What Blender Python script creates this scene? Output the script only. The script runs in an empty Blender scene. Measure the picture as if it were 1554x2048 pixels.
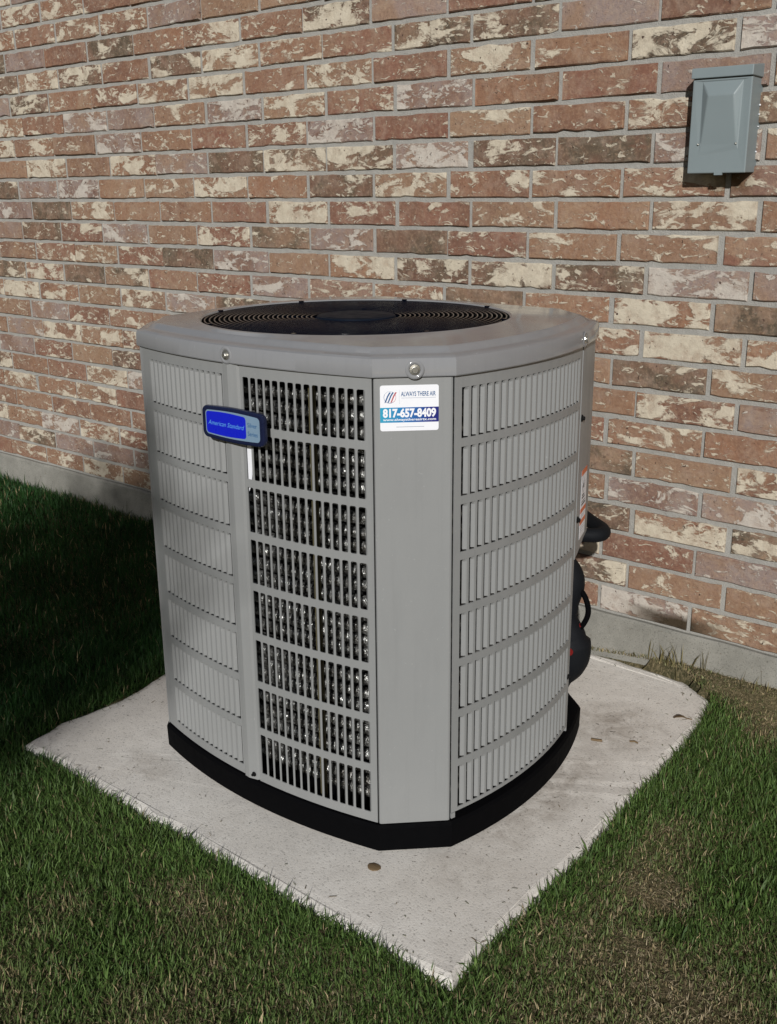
import bpy, bmesh, math, random
import numpy as np
from mathutils import Vector, Matrix
random.seed(7); rng = np.random.default_rng(11)
R = math.radians
sc = bpy.context.scene
C = sc.collection

# ------------------------------------------------------------------ camera
CAM = np.array([0.0, -2.4012, 1.0955]); YAW, PITCH, ROLL, FPX = 0.69045, 0.29820, -0.00992, 2101.8
fw = np.array([-math.sin(YAW)*math.cos(PITCH), math.cos(YAW)*math.cos(PITCH), -math.sin(PITCH)])
rt = np.array([math.cos(YAW), math.sin(YAW), 0.0]); up = np.cross(rt, fw)
rt, up = math.cos(ROLL)*rt + math.sin(ROLL)*up, -math.sin(ROLL)*rt + math.cos(ROLL)*up
cd = bpy.data.cameras.new('camera'); cam = bpy.data.objects.new('camera', cd); C.objects.link(cam)
cd.sensor_fit = 'VERTICAL'; cd.sensor_height = 36.0; cd.lens = FPX/2048*36.0
cd.clip_start = 0.05; cd.clip_end = 500
cam.matrix_world = Matrix(((rt[0], up[0], -fw[0], CAM[0]), (rt[1], up[1], -fw[1], CAM[1]), (rt[2], up[2], -fw[2], CAM[2]), (0, 0, 0, 1)))
sc.camera = cam
def project(P):
    d = np.asarray(P, float) - CAM; w = d@fw
    return np.stack([777 + FPX*(d@rt)/w, 1024 - FPX*(d@up)/w], -1)

# ------------------------------------------------------------------ sky, sun, exposure
SUN_YAW, SUN_EL = R(32), R(24)
w = bpy.data.worlds.new('World'); sc.world = w; w.use_nodes = True
nt = w.node_tree; nt.nodes.clear()
sky = nt.nodes.new('ShaderNodeTexSky'); sky.sky_type = 'NISHITA'; sky.sun_disc = False
sky.sun_elevation = SUN_EL; sky.sun_rotation = math.pi - SUN_YAW
bg = nt.nodes.new('ShaderNodeBackground'); bg.inputs['Strength'].default_value = 0.03
wo = nt.nodes.new('ShaderNodeOutputWorld')
nt.links.new(sky.outputs[0], bg.inputs[0]); nt.links.new(bg.outputs[0], wo.inputs[0])
sl = bpy.data.lights.new('sun', 'SUN'); sl.energy = 3.8; sl.angle = R(0.9); sl.color = (1.0, 0.985, 0.96)
sun = bpy.data.objects.new('sun', sl); C.objects.link(sun)
tv = Vector((-math.sin(SUN_YAW)*math.cos(SUN_EL), math.cos(SUN_YAW)*math.cos(SUN_EL), -math.sin(SUN_EL)))
sun.rotation_euler = tv.to_track_quat('-Z', 'Y').to_euler(); sun.location = (3, -6, 4)
vs = sc.view_settings
try:
    sc.cycles.max_bounces = 5; sc.cycles.diffuse_bounces = 3; sc.cycles.glossy_bounces = 3; sc.cycles.transmission_bounces = 2; sc.cycles.caustics_reflective = False
except Exception: pass
vs.view_transform = 'Standard'; vs.look = 'None'; vs.exposure = 0.0; vs.gamma = 1.0; vs.use_curve_mapping = False

# ------------------------------------------------------------------ helpers
def tag(o, label=None, cat=None, group=None, kind=None):
    if label: o['label'] = label
    if cat: o['category'] = cat
    if group: o['group'] = group
    if kind: o['kind'] = kind
    return o
def empty(name, loc):
    o = bpy.data.objects.new(name, None); C.objects.link(o); o.location = loc; o.empty_display_size = .1
    return o
def obj(name, me, mat=None, parent=None, smooth=False):
    """link a mesh given in world coordinates as one object; parents are empties or meshes"""
    if mat is not None and not me.materials: me.materials.append(mat)
    if smooth:
        for p in me.polygons: p.use_smooth = True
    o = bpy.data.objects.new(name, me); C.objects.link(o)
    if parent is not None:
        o.parent = parent; o.matrix_parent_inverse = Matrix.Translation(-world_loc(parent))
    return o
def world_loc(o):
    v = Vector(o.location)
    while o.parent is not None:
        v = v + o.matrix_parent_inverse.translation + Vector(o.parent.location); o = o.parent
    return v
def mesh(name, V, F):
    me = bpy.data.meshes.new(name); me.from_pydata([tuple(v) for v in V], [], F); me.update(); return me
class MB:
    """collects polygons for one mesh"""
    def __init__(s): s.v = []; s.f = []
    def add(s, V, F):
        n = len(s.v); s.v += [tuple(v) for v in V]; s.f += [tuple(i+n for i in f) for f in F]; return s
    def hexa(s, P):   # 8 points: bottom 4 ccw, top 4 ccw
        return s.add(P, [(3,2,1,0),(4,5,6,7),(0,1,5,4),(1,2,6,5),(2,3,7,6),(3,0,4,7)])
    def box(s, a, b):
        (x0,y0,z0),(x1,y1,z1) = a, b
        return s.hexa([(x0,y0,z0),(x1,y0,z0),(x1,y1,z0),(x0,y1,z0),(x0,y0,z1),(x1,y0,z1),(x1,y1,z1),(x0,y1,z1)])
    def tube(s, pts, r, n=10, closed=False, cap=True):
        pts = [Vector(p) for p in pts]; m = len(pts); rr = r if hasattr(r, '__len__') else [r]*m
        prev = None; V = []
        for i, p in enumerate(pts):
            a = pts[(i-1) % m] if (closed or i > 0) else p
            b = pts[(i+1) % m] if (closed or i < m-1) else p
            t = (b-a).normalized()
            if prev is None:
                h = Vector((0,0,1)) if abs(t.z) < .9 else Vector((1,0,0)); u = t.cross(h).normalized()
            else: u = (prev - t*prev.dot(t)).normalized()
            prev = u; q = t.cross(u)
            for k in range(n):
                an = 2*math.pi*k/n; V.append(p + (u*math.cos(an) + q*math.sin(an))*rr[i])
        F = []
        for i in range(m if closed else m-1):
            j = (i+1) % m
            for k in range(n): F.append((i*n+k, i*n+(k+1)%n, j*n+(k+1)%n, j*n+k))
        if cap and not closed:
            F.append(tuple(range(n))[::-1]); F.append(tuple((m-1)*n+k for k in range(n)))
        return s.add(V, F)
    def lathe(s, prof, o, ax, n=24):   # prof: (radius, height) along axis ax from o
        ax = Vector(ax).normalized(); h = Vector((0,0,1)) if abs(ax.z) < .9 else Vector((1,0,0))
        u = ax.cross(h).normalized(); q = ax.cross(u); o = Vector(o); V = []; F = []
        for (r_, h_) in prof:
            for k in range(n):
                a = 2*math.pi*k/n; V.append(o + ax*h_ + (u*math.cos(a)+q*math.sin(a))*r_)
        for i in range(len(prof)-1):
            for k in range(n): F.append((i*n+k, i*n+(k+1)%n, (i+1)*n+(k+1)%n, (i+1)*n+k))
        return s.add(V, F)
    def make(s, name): return mesh(name, s.v, s.f)
def bez(pts, n=10):   # Catmull-Rom through points
    P = [Vector(p) for p in pts]; P = [2*P[0]-P[1]] + P + [2*P[-1]-P[-2]]; out = []
    for i in range(1, len(P)-2):
        for k in range(n):
            t = k/n; a, b, c, d = P[i-1:i+3]
            out.append(.5*((2*b) + (c-a)*t + (2*a-5*b+4*c-d)*t*t + (3*b-a-3*c+d)*t**3))
    out.append(P[-2]); return out
def bevel(me, wd, seg=2):
    bm = bmesh.new(); bm.from_mesh(me)
    bmesh.ops.remove_doubles(bm, verts=bm.verts, dist=1e-5)
    ed = [e for e in bm.edges if len(e.link_faces) == 2 and e.calc_face_angle(0) > .5]
    bmesh.ops.bevel(bm, geom=ed, offset=wd, segments=seg, affect='EDGES', profile=.6)
    bmesh.ops.recalc_face_normals(bm, faces=bm.faces)
    bm.to_mesh(me); bm.free(); return me

# ------------------------------------------------------------------ material helpers
class NT:
    def __init__(s, name):
        s.m = bpy.data.materials.new(name); s.m.use_nodes = True; s.t = s.m.node_tree; s.t.nodes.clear()
        s.out = s.t.nodes.new('ShaderNodeOutputMaterial'); s.b = s.t.nodes.new('ShaderNodeBsdfPrincipled')
        s.t.links.new(s.b.outputs[0], s.out.inputs[0])
    def n(s, typ, **kw):
        x = s.t.nodes.new(typ)
        for k, v in kw.items(): setattr(x, k, v)
        return x
    def link(s, a, b): s.t.links.new(a, b)
    def put(s, sock, v):
        if hasattr(v, 'is_output'): s.link(v, sock)
        elif v is not None: sock.default_value = v
    def coord(s, kind='Object'): return s.n('ShaderNodeTexCoord').outputs[kind]
    def pos(s): return s.n('ShaderNodeNewGeometry').outputs['Position']
    def noise(s, vec, scale, detail=3, rough=.55, dist=0.0, fac=True):
        x = s.n('ShaderNodeTexNoise'); s.put(x.inputs['Vector'], vec); x.inputs['Scale'].default_value = scale
        x.inputs['Detail'].default_value = detail; x.inputs['Roughness'].default_value = rough; x.inputs['Distortion'].default_value = dist
        return x.outputs['Fac' if fac else 'Color']
    def ramp(s, f, stops, interp='LINEAR'):
        x = s.n('ShaderNodeValToRGB'); x.color_ramp.interpolation = interp; el = x.color_ramp.elements
        for i, (p, c) in enumerate(stops):
            e = el[i] if i < 2 else el.new(p)
            e.position = p; e.color = (c, c, c, 1) if not hasattr(c, '__len__') else (*c, 1)
        s.put(x.inputs[0], f); return x.outputs[0]
    def mix(s, f, a, b, blend='MIX'):
        x = s.n('ShaderNodeMix', data_type='RGBA', blend_type=blend)
        s.put(x.inputs[0], f)
        for q, v in ((x.inputs[6], a), (x.inputs[7], b)):
            s.put(q, (*v, 1) if isinstance(v, tuple) and len(v) == 3 else v)
        return x.outputs[2]
    def math(s, op, a, b=None, clamp=False):
        x = s.n('ShaderNodeMath', operation=op, use_clamp=clamp); s.put(x.inputs[0], a)
        if b is not None: s.put(x.inputs[1], b)
        return x.outputs[0]
    def vmath(s, op, a, b):
        x = s.n('ShaderNodeVectorMath', operation=op); s.put(x.inputs[0], a); s.put(x.inputs[1], b); return x.outputs[0]
    def sep(s, v):
        x = s.n('ShaderNodeSeparateXYZ'); s.put(x.inputs[0], v); return x.outputs
    def bump(s, h, strength, dist=.002):
        x = s.n('ShaderNodeBump'); x.inputs['Strength'].default_value = strength; x.inputs['Distance'].default_value = dist
        s.put(x.inputs['Height'], h); s.link(x.outputs[0], s.b.inputs['Normal'])
    def set(s, color=None, rough=None, metal=None, spec=None):
        if color is not None: s.put(s.b.inputs['Base Color'], (*color, 1) if isinstance(color, tuple) and len(color) == 3 else color)
        if rough is not None: s.put(s.b.inputs['Roughness'], rough)
        if metal is not None: s.b.inputs['Metallic'].default_value = metal
        if spec is not None: s.b.inputs['Specular IOR Level'].default_value = spec
        return s.m
def plain(name, color, rough=.5, metal=0.0, spec=.5, var=.12, scale=25, bump=0.0):
    t = NT(name); p = t.pos(); n = t.noise(p, scale, 4, .6)
    lo = tuple(c*(1-var) for c in color); hi = tuple(min(1, c*(1+var)) for c in color)
    col = t.mix(n, lo, hi)
    if bump: t.bump(t.noise(p, scale*12, 3), bump, .001)
    return t.set(col, t.ramp(t.noise(p, scale*1.7, 3), [(.3, max(0, rough-.06)), (.7, min(1, rough+.08))]), metal, spec)

def mat_brick():
    t = NT('brick_clay')
    a = t.n('ShaderNodeAttribute', attribute_name='brick_rand', attribute_type='GEOMETRY')
    r = t.sep(a.outputs['Vector'])
    off = t.vmath('MULTIPLY', a.outputs['Vector'], (31.7, 17.3, 23.1))
    V = t.vmath('ADD', t.pos(), off)
    Vs = t.vmath('MULTIPLY', V, (.62, 1.0, 1.25))
    base = t.ramp(r[0], [(0, (.085,.068,.048)), (.12, (.115,.085,.058)), (.13, (.25,.135,.085)), (.27, (.265,.155,.096)), (.28, (.21,.098,.068)),
                         (.45, (.235,.118,.082)), (.46, (.27,.17,.108)), (.62, (.24,.14,.09)), (.63, (.26,.20,.18)), (.80, (.29,.225,.205)), (.81, (.28,.15,.09)), (1, (.23,.12,.08))])
    m1 = t.noise(V, 9, 3, .6, .6)
    warm = t.mix(t.ramp(m1, [(.40, 0), (.60, .8)]), base, t.mix(r[2], (.31,.20,.13), (.15,.075,.055)))
    warm = t.mix(t.ramp(t.noise(V, 34, 5, .7), [(.50, 0), (.64, .45)]), warm, (.31,.21,.16))
    # darker fired streaks
    st = t.noise(t.vmath('MULTIPLY', V, (.5, 1, 2.2)), 15, 4, .65, 1.4)
    warm = t.mix(t.ramp(st, [(.62, 0), (.70, .55)]), warm, (.16,.075,.05))
    fm = t.noise(V, 120, 4, .7); warm = t.mix(t.ramp(fm, [(.50, .0), (.72, .45)]), warm, (.42,.29,.185))
    warm = t.mix(t.ramp(fm, [(.28, .5), (.44, 0)]), warm, (.12,.065,.045))
    # cream slurry: large crisp patches, edge curls and specks
    nz = t.noise(Vs, 15, 8, .63, .45)
    thr = t.math('MULTIPLY_ADD', t.ramp(r[1], [(0, .0), (.5, .5), (1, 1)]), .15)
    thr.node.inputs[2].default_value = .474
    big = t.math('MULTIPLY', t.math('SUBTRACT', nz, thr), 26, clamp=True)
    big = t.math('MULTIPLY', big, t.ramp(t.noise(V, 31, 4, .65), [(.28, .50), (.52, 1)]))
    nz2 = t.noise(Vs, 58, 4, .62, .8)
    spk = t.math('MULTIPLY', t.math('SUBTRACT', nz2, t.math('MULTIPLY_ADD', r[1], .08)), 22, clamp=True)
    spk.node.inputs[0].links[0].from_node.inputs[1].links[0].from_node.inputs[2].default_value = .535
    cream = t.mix(t.noise(V, 40, 4, .6), (.45,.385,.29), (.68,.62,.50))
    greyc = t.mix(t.noise(V, 30, 4, .6), (.40,.355,.33), (.60,.56,.50))
    ismauve = t.ramp(r[0], [(0, 0), (.625, 0), (.635, .8), (.80, .8), (.805, 0)])
    cream = t.mix(ismauve, cream, greyc)
    msk = t.math('MAXIMUM', big, t.math('MULTIPLY', spk, .85))
    col = t.mix(msk, warm, cream)
    # chalky haze and sand grain
    hz = t.ramp(t.noise(V, 22, 5, .7, .5), [(.48, 0), (.80, .35)])
    col = t.mix(hz, col, (.46,.385,.30))
    gr = t.noise(V, 420, 2, .6)
    col = t.mix(t.ramp(gr, [(.35, .0), (.65, .22)]), col, t.mix(.5, col, (.12,.075,.05)))
    hole = t.ramp(t.noise(V, 95, 2, .5), [(.715, 0), (.745, 1)])
    col = t.mix(hole, col, (.10,.06,.045))
    pit = t.ramp(t.noise(V, 46, 5, .75), [(.62, 0), (.68, .7)]); col = t.mix(pit, col, (.11,.07,.05))
    # splash stain where water stands on the foundation ledge
    sp = t.sep(t.pos())
    dx = t.math('SUBTRACT', 1.0, t.math('ABSOLUTE', t.math('MULTIPLY', t.math('ADD', sp[0], 1.03), 6.5)))
    dz = t.math('SUBTRACT', 1.0, t.math('ABSOLUTE', t.math('MULTIPLY', t.math('ADD', sp[2], -.018), 32)))
    stn = t.math('MULTIPLY', t.math('MINIMUM', dx, dz), t.math('ADD', t.noise(t.pos(), 20, 3), .6), clamp=True)
    col = t.mix(t.math('MULTIPLY', stn, 1.3, clamp=True), col, (.045,.032,.018))
    # rusty run below the switch box
    dx = t.math('SUBTRACT', 1.0, t.math('ABSOLUTE', t.math('MULTIPLY', t.math('ADD', sp[0], .975), 17)))
    dz = t.math('SUBTRACT', 1.0, t.math('ABSOLUTE', t.math('MULTIPLY', t.math('ADD', sp[2], -1.115), 22)))
    stn = t.math('MULTIPLY', t.math('MINIMUM', dx, dz), t.math('ADD', t.noise(t.pos(), 45, 3), .5), clamp=True)
    col = t.mix(t.math('MULTIPLY', stn, 1.0, clamp=True), col, (.09,.055,.02))
    h = t.math('ADD', t.math('MULTIPLY', msk, .5), t.math('ADD', t.math('MULTIPLY', gr, .5), t.math('MULTIPLY', t.noise(V, 60, 5, .65), 1.2)))
    h = t.math('SUBTRACT', h, t.math('MULTIPLY', hole, 1.5))
    t.bump(h, .75, .0035)
    return t.set(col, .88, 0, .25)
def mat_mortar():
    t = NT('mortar_grey'); p = t.pos()
    n = t.noise(p, 30, 5, .65); g = t.noise(p, 350, 3, .6)
    col = t.mix(n, (.25,.245,.228), (.42,.41,.38))
    col = t.mix(t.ramp(g, [(.4, 0), (.7, .35)]), col, (.24,.23,.21))
    t.bump(t.math('ADD', g, t.math('MULTIPLY', n, 1.5)), .8, .003)
    return t.set(col, .92, 0, .2)
def mat_concrete(name, c0, c1, stain=True, grain=1.0):
    t = NT(name); p = t.pos(); s = t.sep(p)
    n = t.noise(p, 5, 6, .62); n2 = t.noise(p, 26, 5, .6); g = t.noise(p, 230, 3, .6); g2 = t.noise(p, 480, 2, .5)
    col = t.mix(t.ramp(n, [(.3, 0), (.7, 1)]), c0, c1)
    col = t.mix(t.ramp(n2, [(.45, 0), (.75, .35)]), col, tuple(c*.72 for c in c0))
    col = t.mix(t.ramp(g, [(.30, .75*grain), (.44, 0)]), col, tuple(c*.5 for c in c0))      # sand pits
    col = t.mix(t.ramp(g2, [(.60, 0), (.72, .5*grain)]), col, tuple(min(.85, c*1.35) for c in c1))
    sp = t.noise(p, 95, 2, .5); col = t.mix(t.ramp(sp, [(.70, 0), (.74, .8)]), col, (.16,.14,.11))   # dark specks
    if stain:
        # soil washed round the unit's right side
        def blob(cx, cy, rx, ry):
            a = t.math('POWER', t.math('MULTIPLY', t.math('ADD', s[0], -cx), 1/rx), 2.0); b = t.math('POWER', t.math('MULTIPLY', t.math('ADD', s[1], -cy), 1/ry), 2.0)
            return t.math('SUBTRACT', 1.0, t.math('ADD', a, b), clamp=True)
        m = t.math('MAXIMUM', blob(-.975, -.72, .10, .30), blob(-1.0, -.36, .14, .14))
        m = t.math('MAXIMUM', m, t.math('MULTIPLY', blob(-1.72, -1.16, .10, .06), .7))
        m = t.math('MAXIMUM', m, t.math('MULTIPLY', blob(-.97, -1.02, .12, .10), .5))
        mm = t.math('MULTIPLY', m, t.ramp(t.noise(p, 17, 6, .7, .8), [(.36, 0), (.66, 1)]))
        col = t.mix(t.math('MULTIPLY', mm, .6, clamp=True), col, (.17,.125,.085))
        col = t.mix(t.math('MULTIPLY', t.math('MULTIPLY', m, t.ramp(t.noise(p, 60, 5, .7), [(.60, 0), (.68, 1)])), .9), col, (.06,.045,.03))
    t.bump(t.math('ADD', t.math('ADD', g, t.math('MULTIPLY', n2, .25)), t.math('MULTIPLY', g2, .6)), .5, .0014)
    return t.set(col, .93, 0, .2)
def mat_paint(name, col, rough=.38, peel=.06, dust=.34):
    t = NT(name); p = t.pos()
    n = t.noise(p, 6, 4, .6); d = t.noise(t.vmath('MULTIPLY', p, (1, 1, .25)), 18, 5, .65)
    c = t.mix(n, tuple(x*.94 for x in col), tuple(x*1.05 for x in col))
    c = t.mix(t.ramp(d, [(.46, 0), (.78, dust)]), c, tuple(x*.74 for x in col))       # dust film
    wsx = t.noise(t.vmath('MULTIPLY', p, (1, 1, .035)), 60, 4, .7); c = t.mix(t.ramp(wsx, [(.52, 0), (.72, .15)]), c, tuple(x*.66 for x in col))   # rain streaks
    c = t.mix(t.ramp(t.noise(p, 150, 2), [(.70, 0), (.76, .35)]), c, tuple(min(.8, x*1.5) for x in col))
    t.bump(t.math('ADD', t.noise(p, 260, 2), t.math('MULTIPLY', t.noise(p, 7, 2), 5)), peel, .002)
    return t.set(c, t.ramp(d, [(.3, rough-.05), (.75, rough+.4*dust)]), 0, .5)
def mat_attr(name, rough, trans=0.0):
    t = NT(name); a = t.n('ShaderNodeAttribute', attribute_name='blade_col', attribute_type='GEOMETRY')
    t.set(a.outputs['Color'], rough, 0, .25)
    if trans:
        tr = t.n('ShaderNodeBsdfTranslucent'); t.link(a.outputs['Color'], tr.inputs[0])
        mx = t.n('ShaderNodeMixShader'); mx.inputs[0].default_value = trans
        t.link(t.b.outputs[0], mx.inputs[1]); t.link(tr.outputs[0], mx.inputs[2]); t.link(mx.outputs[0], t.out.inputs[0])
    return t.m
def mat_soil():
    t = NT('thatch_soil'); p = t.pos()
    n = t.noise(p, 7, 5, .65); f = t.noise(t.vmath('MULTIPLY', p, (1, 1, .3)), 160, 4, .7, .8)
    col = t.mix(t.ramp(n, [(.35, 0), (.65, 1)]), (.05,.05,.024), (.115,.095,.05))
    col = t.mix(t.ramp(f, [(.48, 0), (.66, .7)]), col, (.30,.24,.14))
    t.bump(f, .9, .006); return t.set(col, .95, 0, .15)
def mat_coil():
    t = NT('spine_fin_aluminium'); p = t.pos()
    fin = t.noise(t.vmath('MULTIPLY', p, (1, 1, .10)), 420, 2, .6)                 # fine upright spines
    cl = t.noise(t.vmath('MULTIPLY', p, (1, 1, 1.6)), 55, 4, .7, .8); dirt = t.noise(p, 9, 3, .6)
    col = t.mix(t.ramp(fin, [(.40, 0), (.62, 1)]), (.10,.10,.098), (.62,.62,.60))
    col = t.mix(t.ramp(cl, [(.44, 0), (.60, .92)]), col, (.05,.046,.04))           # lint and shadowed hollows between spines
    col = t.mix(t.ramp(dirt, [(.50, 0), (.68, .7)]), col, (.05,.043,.033))
    t.bump(t.math('ADD', fin, t.math('MULTIPLY', cl, 1.5)), .6, .004); return t.set(col, .24, .75, .5)
def mat_sticker_band():
    t = NT('sticker_band_print'); g = t.sep(t.coord('Generated'))
    x = t.math('MULTIPLY', t.math('ADD', g[0], g[1]), .5)
    return t.set(t.ramp(x, [(0, (.03,.33,.50)), (.45, (.02,.16,.43)), (.85, (.012,.02,.20)), (1, (.012,.015,.15))]), .35)

M = dict(
    brick=mat_brick(), mortar=mat_mortar(), pad=mat_concrete('pad_concrete', (.645,.605,.55), (.785,.75,.695)),
    foot=mat_concrete('foundation_concrete', (.185,.18,.158), (.31,.30,.268), False),
    paint=mat_paint('taupe_enamel', (.245,.250,.249)), lid=mat_paint('taupe_enamel_lid', (.235,.238,.246), .12, .03, .16),
    black=plain('black_plastic', (.0015,.0015,.002), .8, 0, .06), guard=plain('black_coated_wire', (.0012,.0026,.007), .12, 0, .10),
    hubm=plain('black_hub_plastic', (.005,.009,.017), .5, 0, .04), dark=plain('dark_liner', (.008,.008,.008), .8, 0, .1), coil=mat_coil(), olive=plain('olive_strip', (.075,.064,.03), .6, bump=.3),
    blade=plain('fan_blade_grey', (.035,.036,.04), .3, .6), screw=plain('zinc_screw', (.55,.54,.50), .3, .9), seam=plain('seam_shadow_gap', (.03,.03,.03), .8),
    box=plain('switch_box_enamel', (.205,.245,.255), .42, 0, .5, .05, 9, .05), foam=plain('pipe_insulation', (.006,.007,.009), .7, 0, .15, bump=.5),
    bezel=plain('navy_bezel', (.008,.012,.04), .25), blue=plain('badge_blue', (.006,.014,.50), .3, var=.04), silver=plain('badge_silver', (.22,.33,.45), .32, .2),
    ink=plain('badge_light_ink', (.10,.32,.75), .4), ink2=plain('badge_blue_ink', (.02,.10,.25), .4),
    white=plain('sticker_white', (.80,.81,.85), .35, var=.02), teal=plain('sticker_blue_ink', (.03,.10,.24), .5), grey=plain('sticker_grey_ink', (.42,.45,.52), .5),
    red=plain('sticker_red_ink', (.42,.08,.10), .5), band=mat_sticker_band(), orange=plain('warning_orange', (.62,.13,.03), .45, var=.04),
    inkb=plain('black_ink', (.02,.02,.025), .5), redpl=plain('red_valve_cap', (.16,.008,.008), .4), soil=mat_soil(),
    grass=mat_attr('grass_blade', .55, .25), straw=mat_attr('dry_straw', .8), leaf=plain('dry_leaf_brown', (.15,.10,.05), .8, bump=.4), stone=plain('small_stone', (.22,.19,.15), .9, bump=.5),
    bark=plain('tree_bark', (.10,.075,.055), .9, bump=.6), foliage=plain('tree_leaf', (.05,.09,.025), .6),
    copper=plain('copper_pipe', (.35,.14,.07), .35, .9),
)

# ------------------------------------------------------------------ value noise for layout
_G = rng.random((64, 64))
def vnoise(x, y, sc_):
    x = np.asarray(x)*sc_; y = np.asarray(y)*sc_; xi = np.floor(x).astype(int); yi = np.floor(y).astype(int)
    fx = x-xi; fy = y-yi; fx = fx*fx*(3-2*fx); fy = fy*fy*(3-2*fy)
    g = lambda a, b: _G[a % 64, b % 64]
    return (g(xi,yi)*(1-fx)+g(xi+1,yi)*fx)*(1-fy) + (g(xi,yi+1)*(1-fx)+g(xi+1,yi+1)*fx)*fy
def inpoly(x, y, poly):
    x = np.asarray(x); y = np.asarray(y); r_ = np.zeros(x.shape, bool); n = len(poly)
    for i in range(n):
        (x0, y0), (x1, y1) = poly[i], poly[(i+1) % n]
        c = ((y0 > y) != (y1 > y)) & (x < (x1-x0)*(y-y0)/((y1-y0) if y1 != y0 else 1e-9) + x0); r_ ^= c
    return r_
def polydist(x, y, poly):
    d = np.full(np.shape(x), 1e9)
    for i in range(len(poly)):
        a = np.array(poly[i]); b = np.array(poly[(i+1) % len(poly)]); e = b-a
        t = np.clip(((x-a[0])*e[0] + (y-a[1])*e[1])/(e@e), 0, 1)
        d = np.minimum(d, np.hypot(x-a[0]-t*e[0], y-a[1]-t*e[1]))
    return d

# ------------------------------------------------------------------ ground
PADZ = -.115
KP = (1.0955-PADZ)/1.1955
PAD = [(-1.995,-1.288), (-1.7,-1.298), (-1.39,-1.296), (-1.12,-1.294), (-.92,-1.290), (-.800,-1.288), (-.806,-1.14), (-.806,-.83), (-.822,-.57), (-.826,-.45), (-.838,-.26),
       (-.868,-.13), (-.96,-.070), (-1.08,-.050), (-1.25,-.030), (-1.7,-.03), (-2.03,-.03), (-2.045,-.45), (-2.036,-.85), (-2.004,-1.02), (-2.018,-1.18)]
PAD = [(x*KP, min(-.026, -2.4012+(y+2.4012)*KP)) for x, y in PAD]
def ground_z(x, y):
    x = np.asarray(x, float); y = np.asarray(y, float)
    z = -.142 + .014*(vnoise(x+9, y+4, 2.1)-.5) + .008*(vnoise(x+3, y+8, 7.0)-.5)
    z = z + .044*np.exp(-(np.minimum(y, 0)/.075)**2)*np.clip((x+1.35)/.35, 0, 1)      # soil banked at the foundation, right of the slab
    z = z + .018*np.exp(-(np.minimum(y, 0)/.2)**2)
    z = z + .023*np.exp(-(polydist(x, y, PAD)/.10)**2)*np.clip(-y/.12, 0, 1)*(1-.75*np.exp(-((x+2.0)**2+(y+1.29)**2)/.09**2))*(1-.6*np.exp(-((x+.8)**2+(y+1.29)**2)/.06**2))
    return np.where(inpoly(x, y, PAD), np.minimum(z, -.150), z)
nx, ny = 330, 190
gx = np.concatenate([[-60, -25, -12], np.linspace(-6, 3, nx), [6, 12, 25, 60]]); gy = np.concatenate([[-60, -25, -12, -7], np.linspace(-4.5, .12, ny)])
XX, YY = np.meshgrid(gx, gy); ZZ = ground_z(XX, YY)
V = np.stack([XX.ravel(), YY.ravel(), ZZ.ravel()], 1); n_ = len(gx)
F = [(j*n_+i, j*n_+i+1, (j+1)*n_+i+1, (j+1)*n_+i) for j in range(len(gy)-1) for i in range(n_-1)]
tag(obj('ground', mesh('ground', V, F), M['soil'], smooth=True), kind='structure')

# ------------------------------------------------------------------ brick wall on its foundation
CH, BP, X0, JOINT = .0762, .2599, -2.2911, .0115
wall = empty('brick_wall', (-1.6, 0, 0))
tag(wall, 'tall brick house wall of cream-smeared red and brown bricks behind the condenser', 'wall')
mb = MB(); mb.box((-12.0, .0048, -.004), (3.0, .12, 2.60)); obj('mortar', mb.make('mortar'), M['mortar'], wall)
# foundation: a slightly wavy poured edge
mb = MB(); xs = np.linspace(-12, 3, 301); Vv = []
for x in xs:
    y = -.012 + .004*(vnoise(x+5, 2, 3)-.5); zt = -.002 + .005*(vnoise(x+5, 7, 9)-.5)
    Vv += [(x, .12, zt), (x, y+.006, zt), (x, y, zt-.006), (x, y-.004, -.45)]
Ff = []
for i in range(len(xs)-1):
    a = i*4
    for k in range(3): Ff.append((a+k, a+k+1, a+4+k+1, a+4+k))
obj('foundation', mesh('foundation', Vv, Ff), M['foot'], wall)
AC_PX = [(283, 640), (520, 592), (880, 592), (1180, 640), (1165, 1100), (1135, 1500), (900, 1690), (760, 1690), (345, 1490), (285, 700)]
def brick_geo(x0, x1, z0, z1, nseg=8):
    """front outline with chipped long edges, rounded arris, faces proud of the mortar"""
    j = lambda s_: rng.normal(0, s_)
    tilt = rng.normal(0, .0007); yo = rng.normal(0, .0010)
    jx = [0]+[rng.normal(0, .006) for _ in range(nseg-1)]+[0]
    top = [(x0+(x1-x0)*i/nseg+jx[i], z1 + j(.0009) - max(0, j(.0011))) for i in range(nseg+1)]
    bot = [(x0+(x1-x0)*i/nseg-jx[i], z0 + j(.0007) + (abs(j(.0016)) if random.random() < .2 else 0)) for i in range(nseg+1)]
    out = bot + top[::-1]; cx, cz = (x0+x1)/2, (z0+z1)/2; n = len(out)
    hx, hz = (x1-x0)/2, (z1-z0)/2; bv = .0028
    inn = [(cx+(x-cx)*(1-bv/hx), cz+(z-cz)*(1-bv/hz)) for x, z in out]
    Vb = [(x, .02, z) for x, z in out] + [(x, .0018+yo, z) for x, z in out] + [(x, -.0016+yo+tilt*(x-cx)/hx*3+j(.0004), z) for x, z in inn]
    Fb = []
    for ring in (0, 1):
        for i in range(n):
            k = (i+1) % n; Fb.append((ring*n+i, ring*n+k, (ring+1)*n+k, (ring+1)*n+i))
    m = nseg+1
    for i in range(nseg): Fb.append((2*n+i, 2*n+i+1, 2*n+n-2-i, 2*n+n-1-i))
    return Vb, Fb
bricks = []
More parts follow.
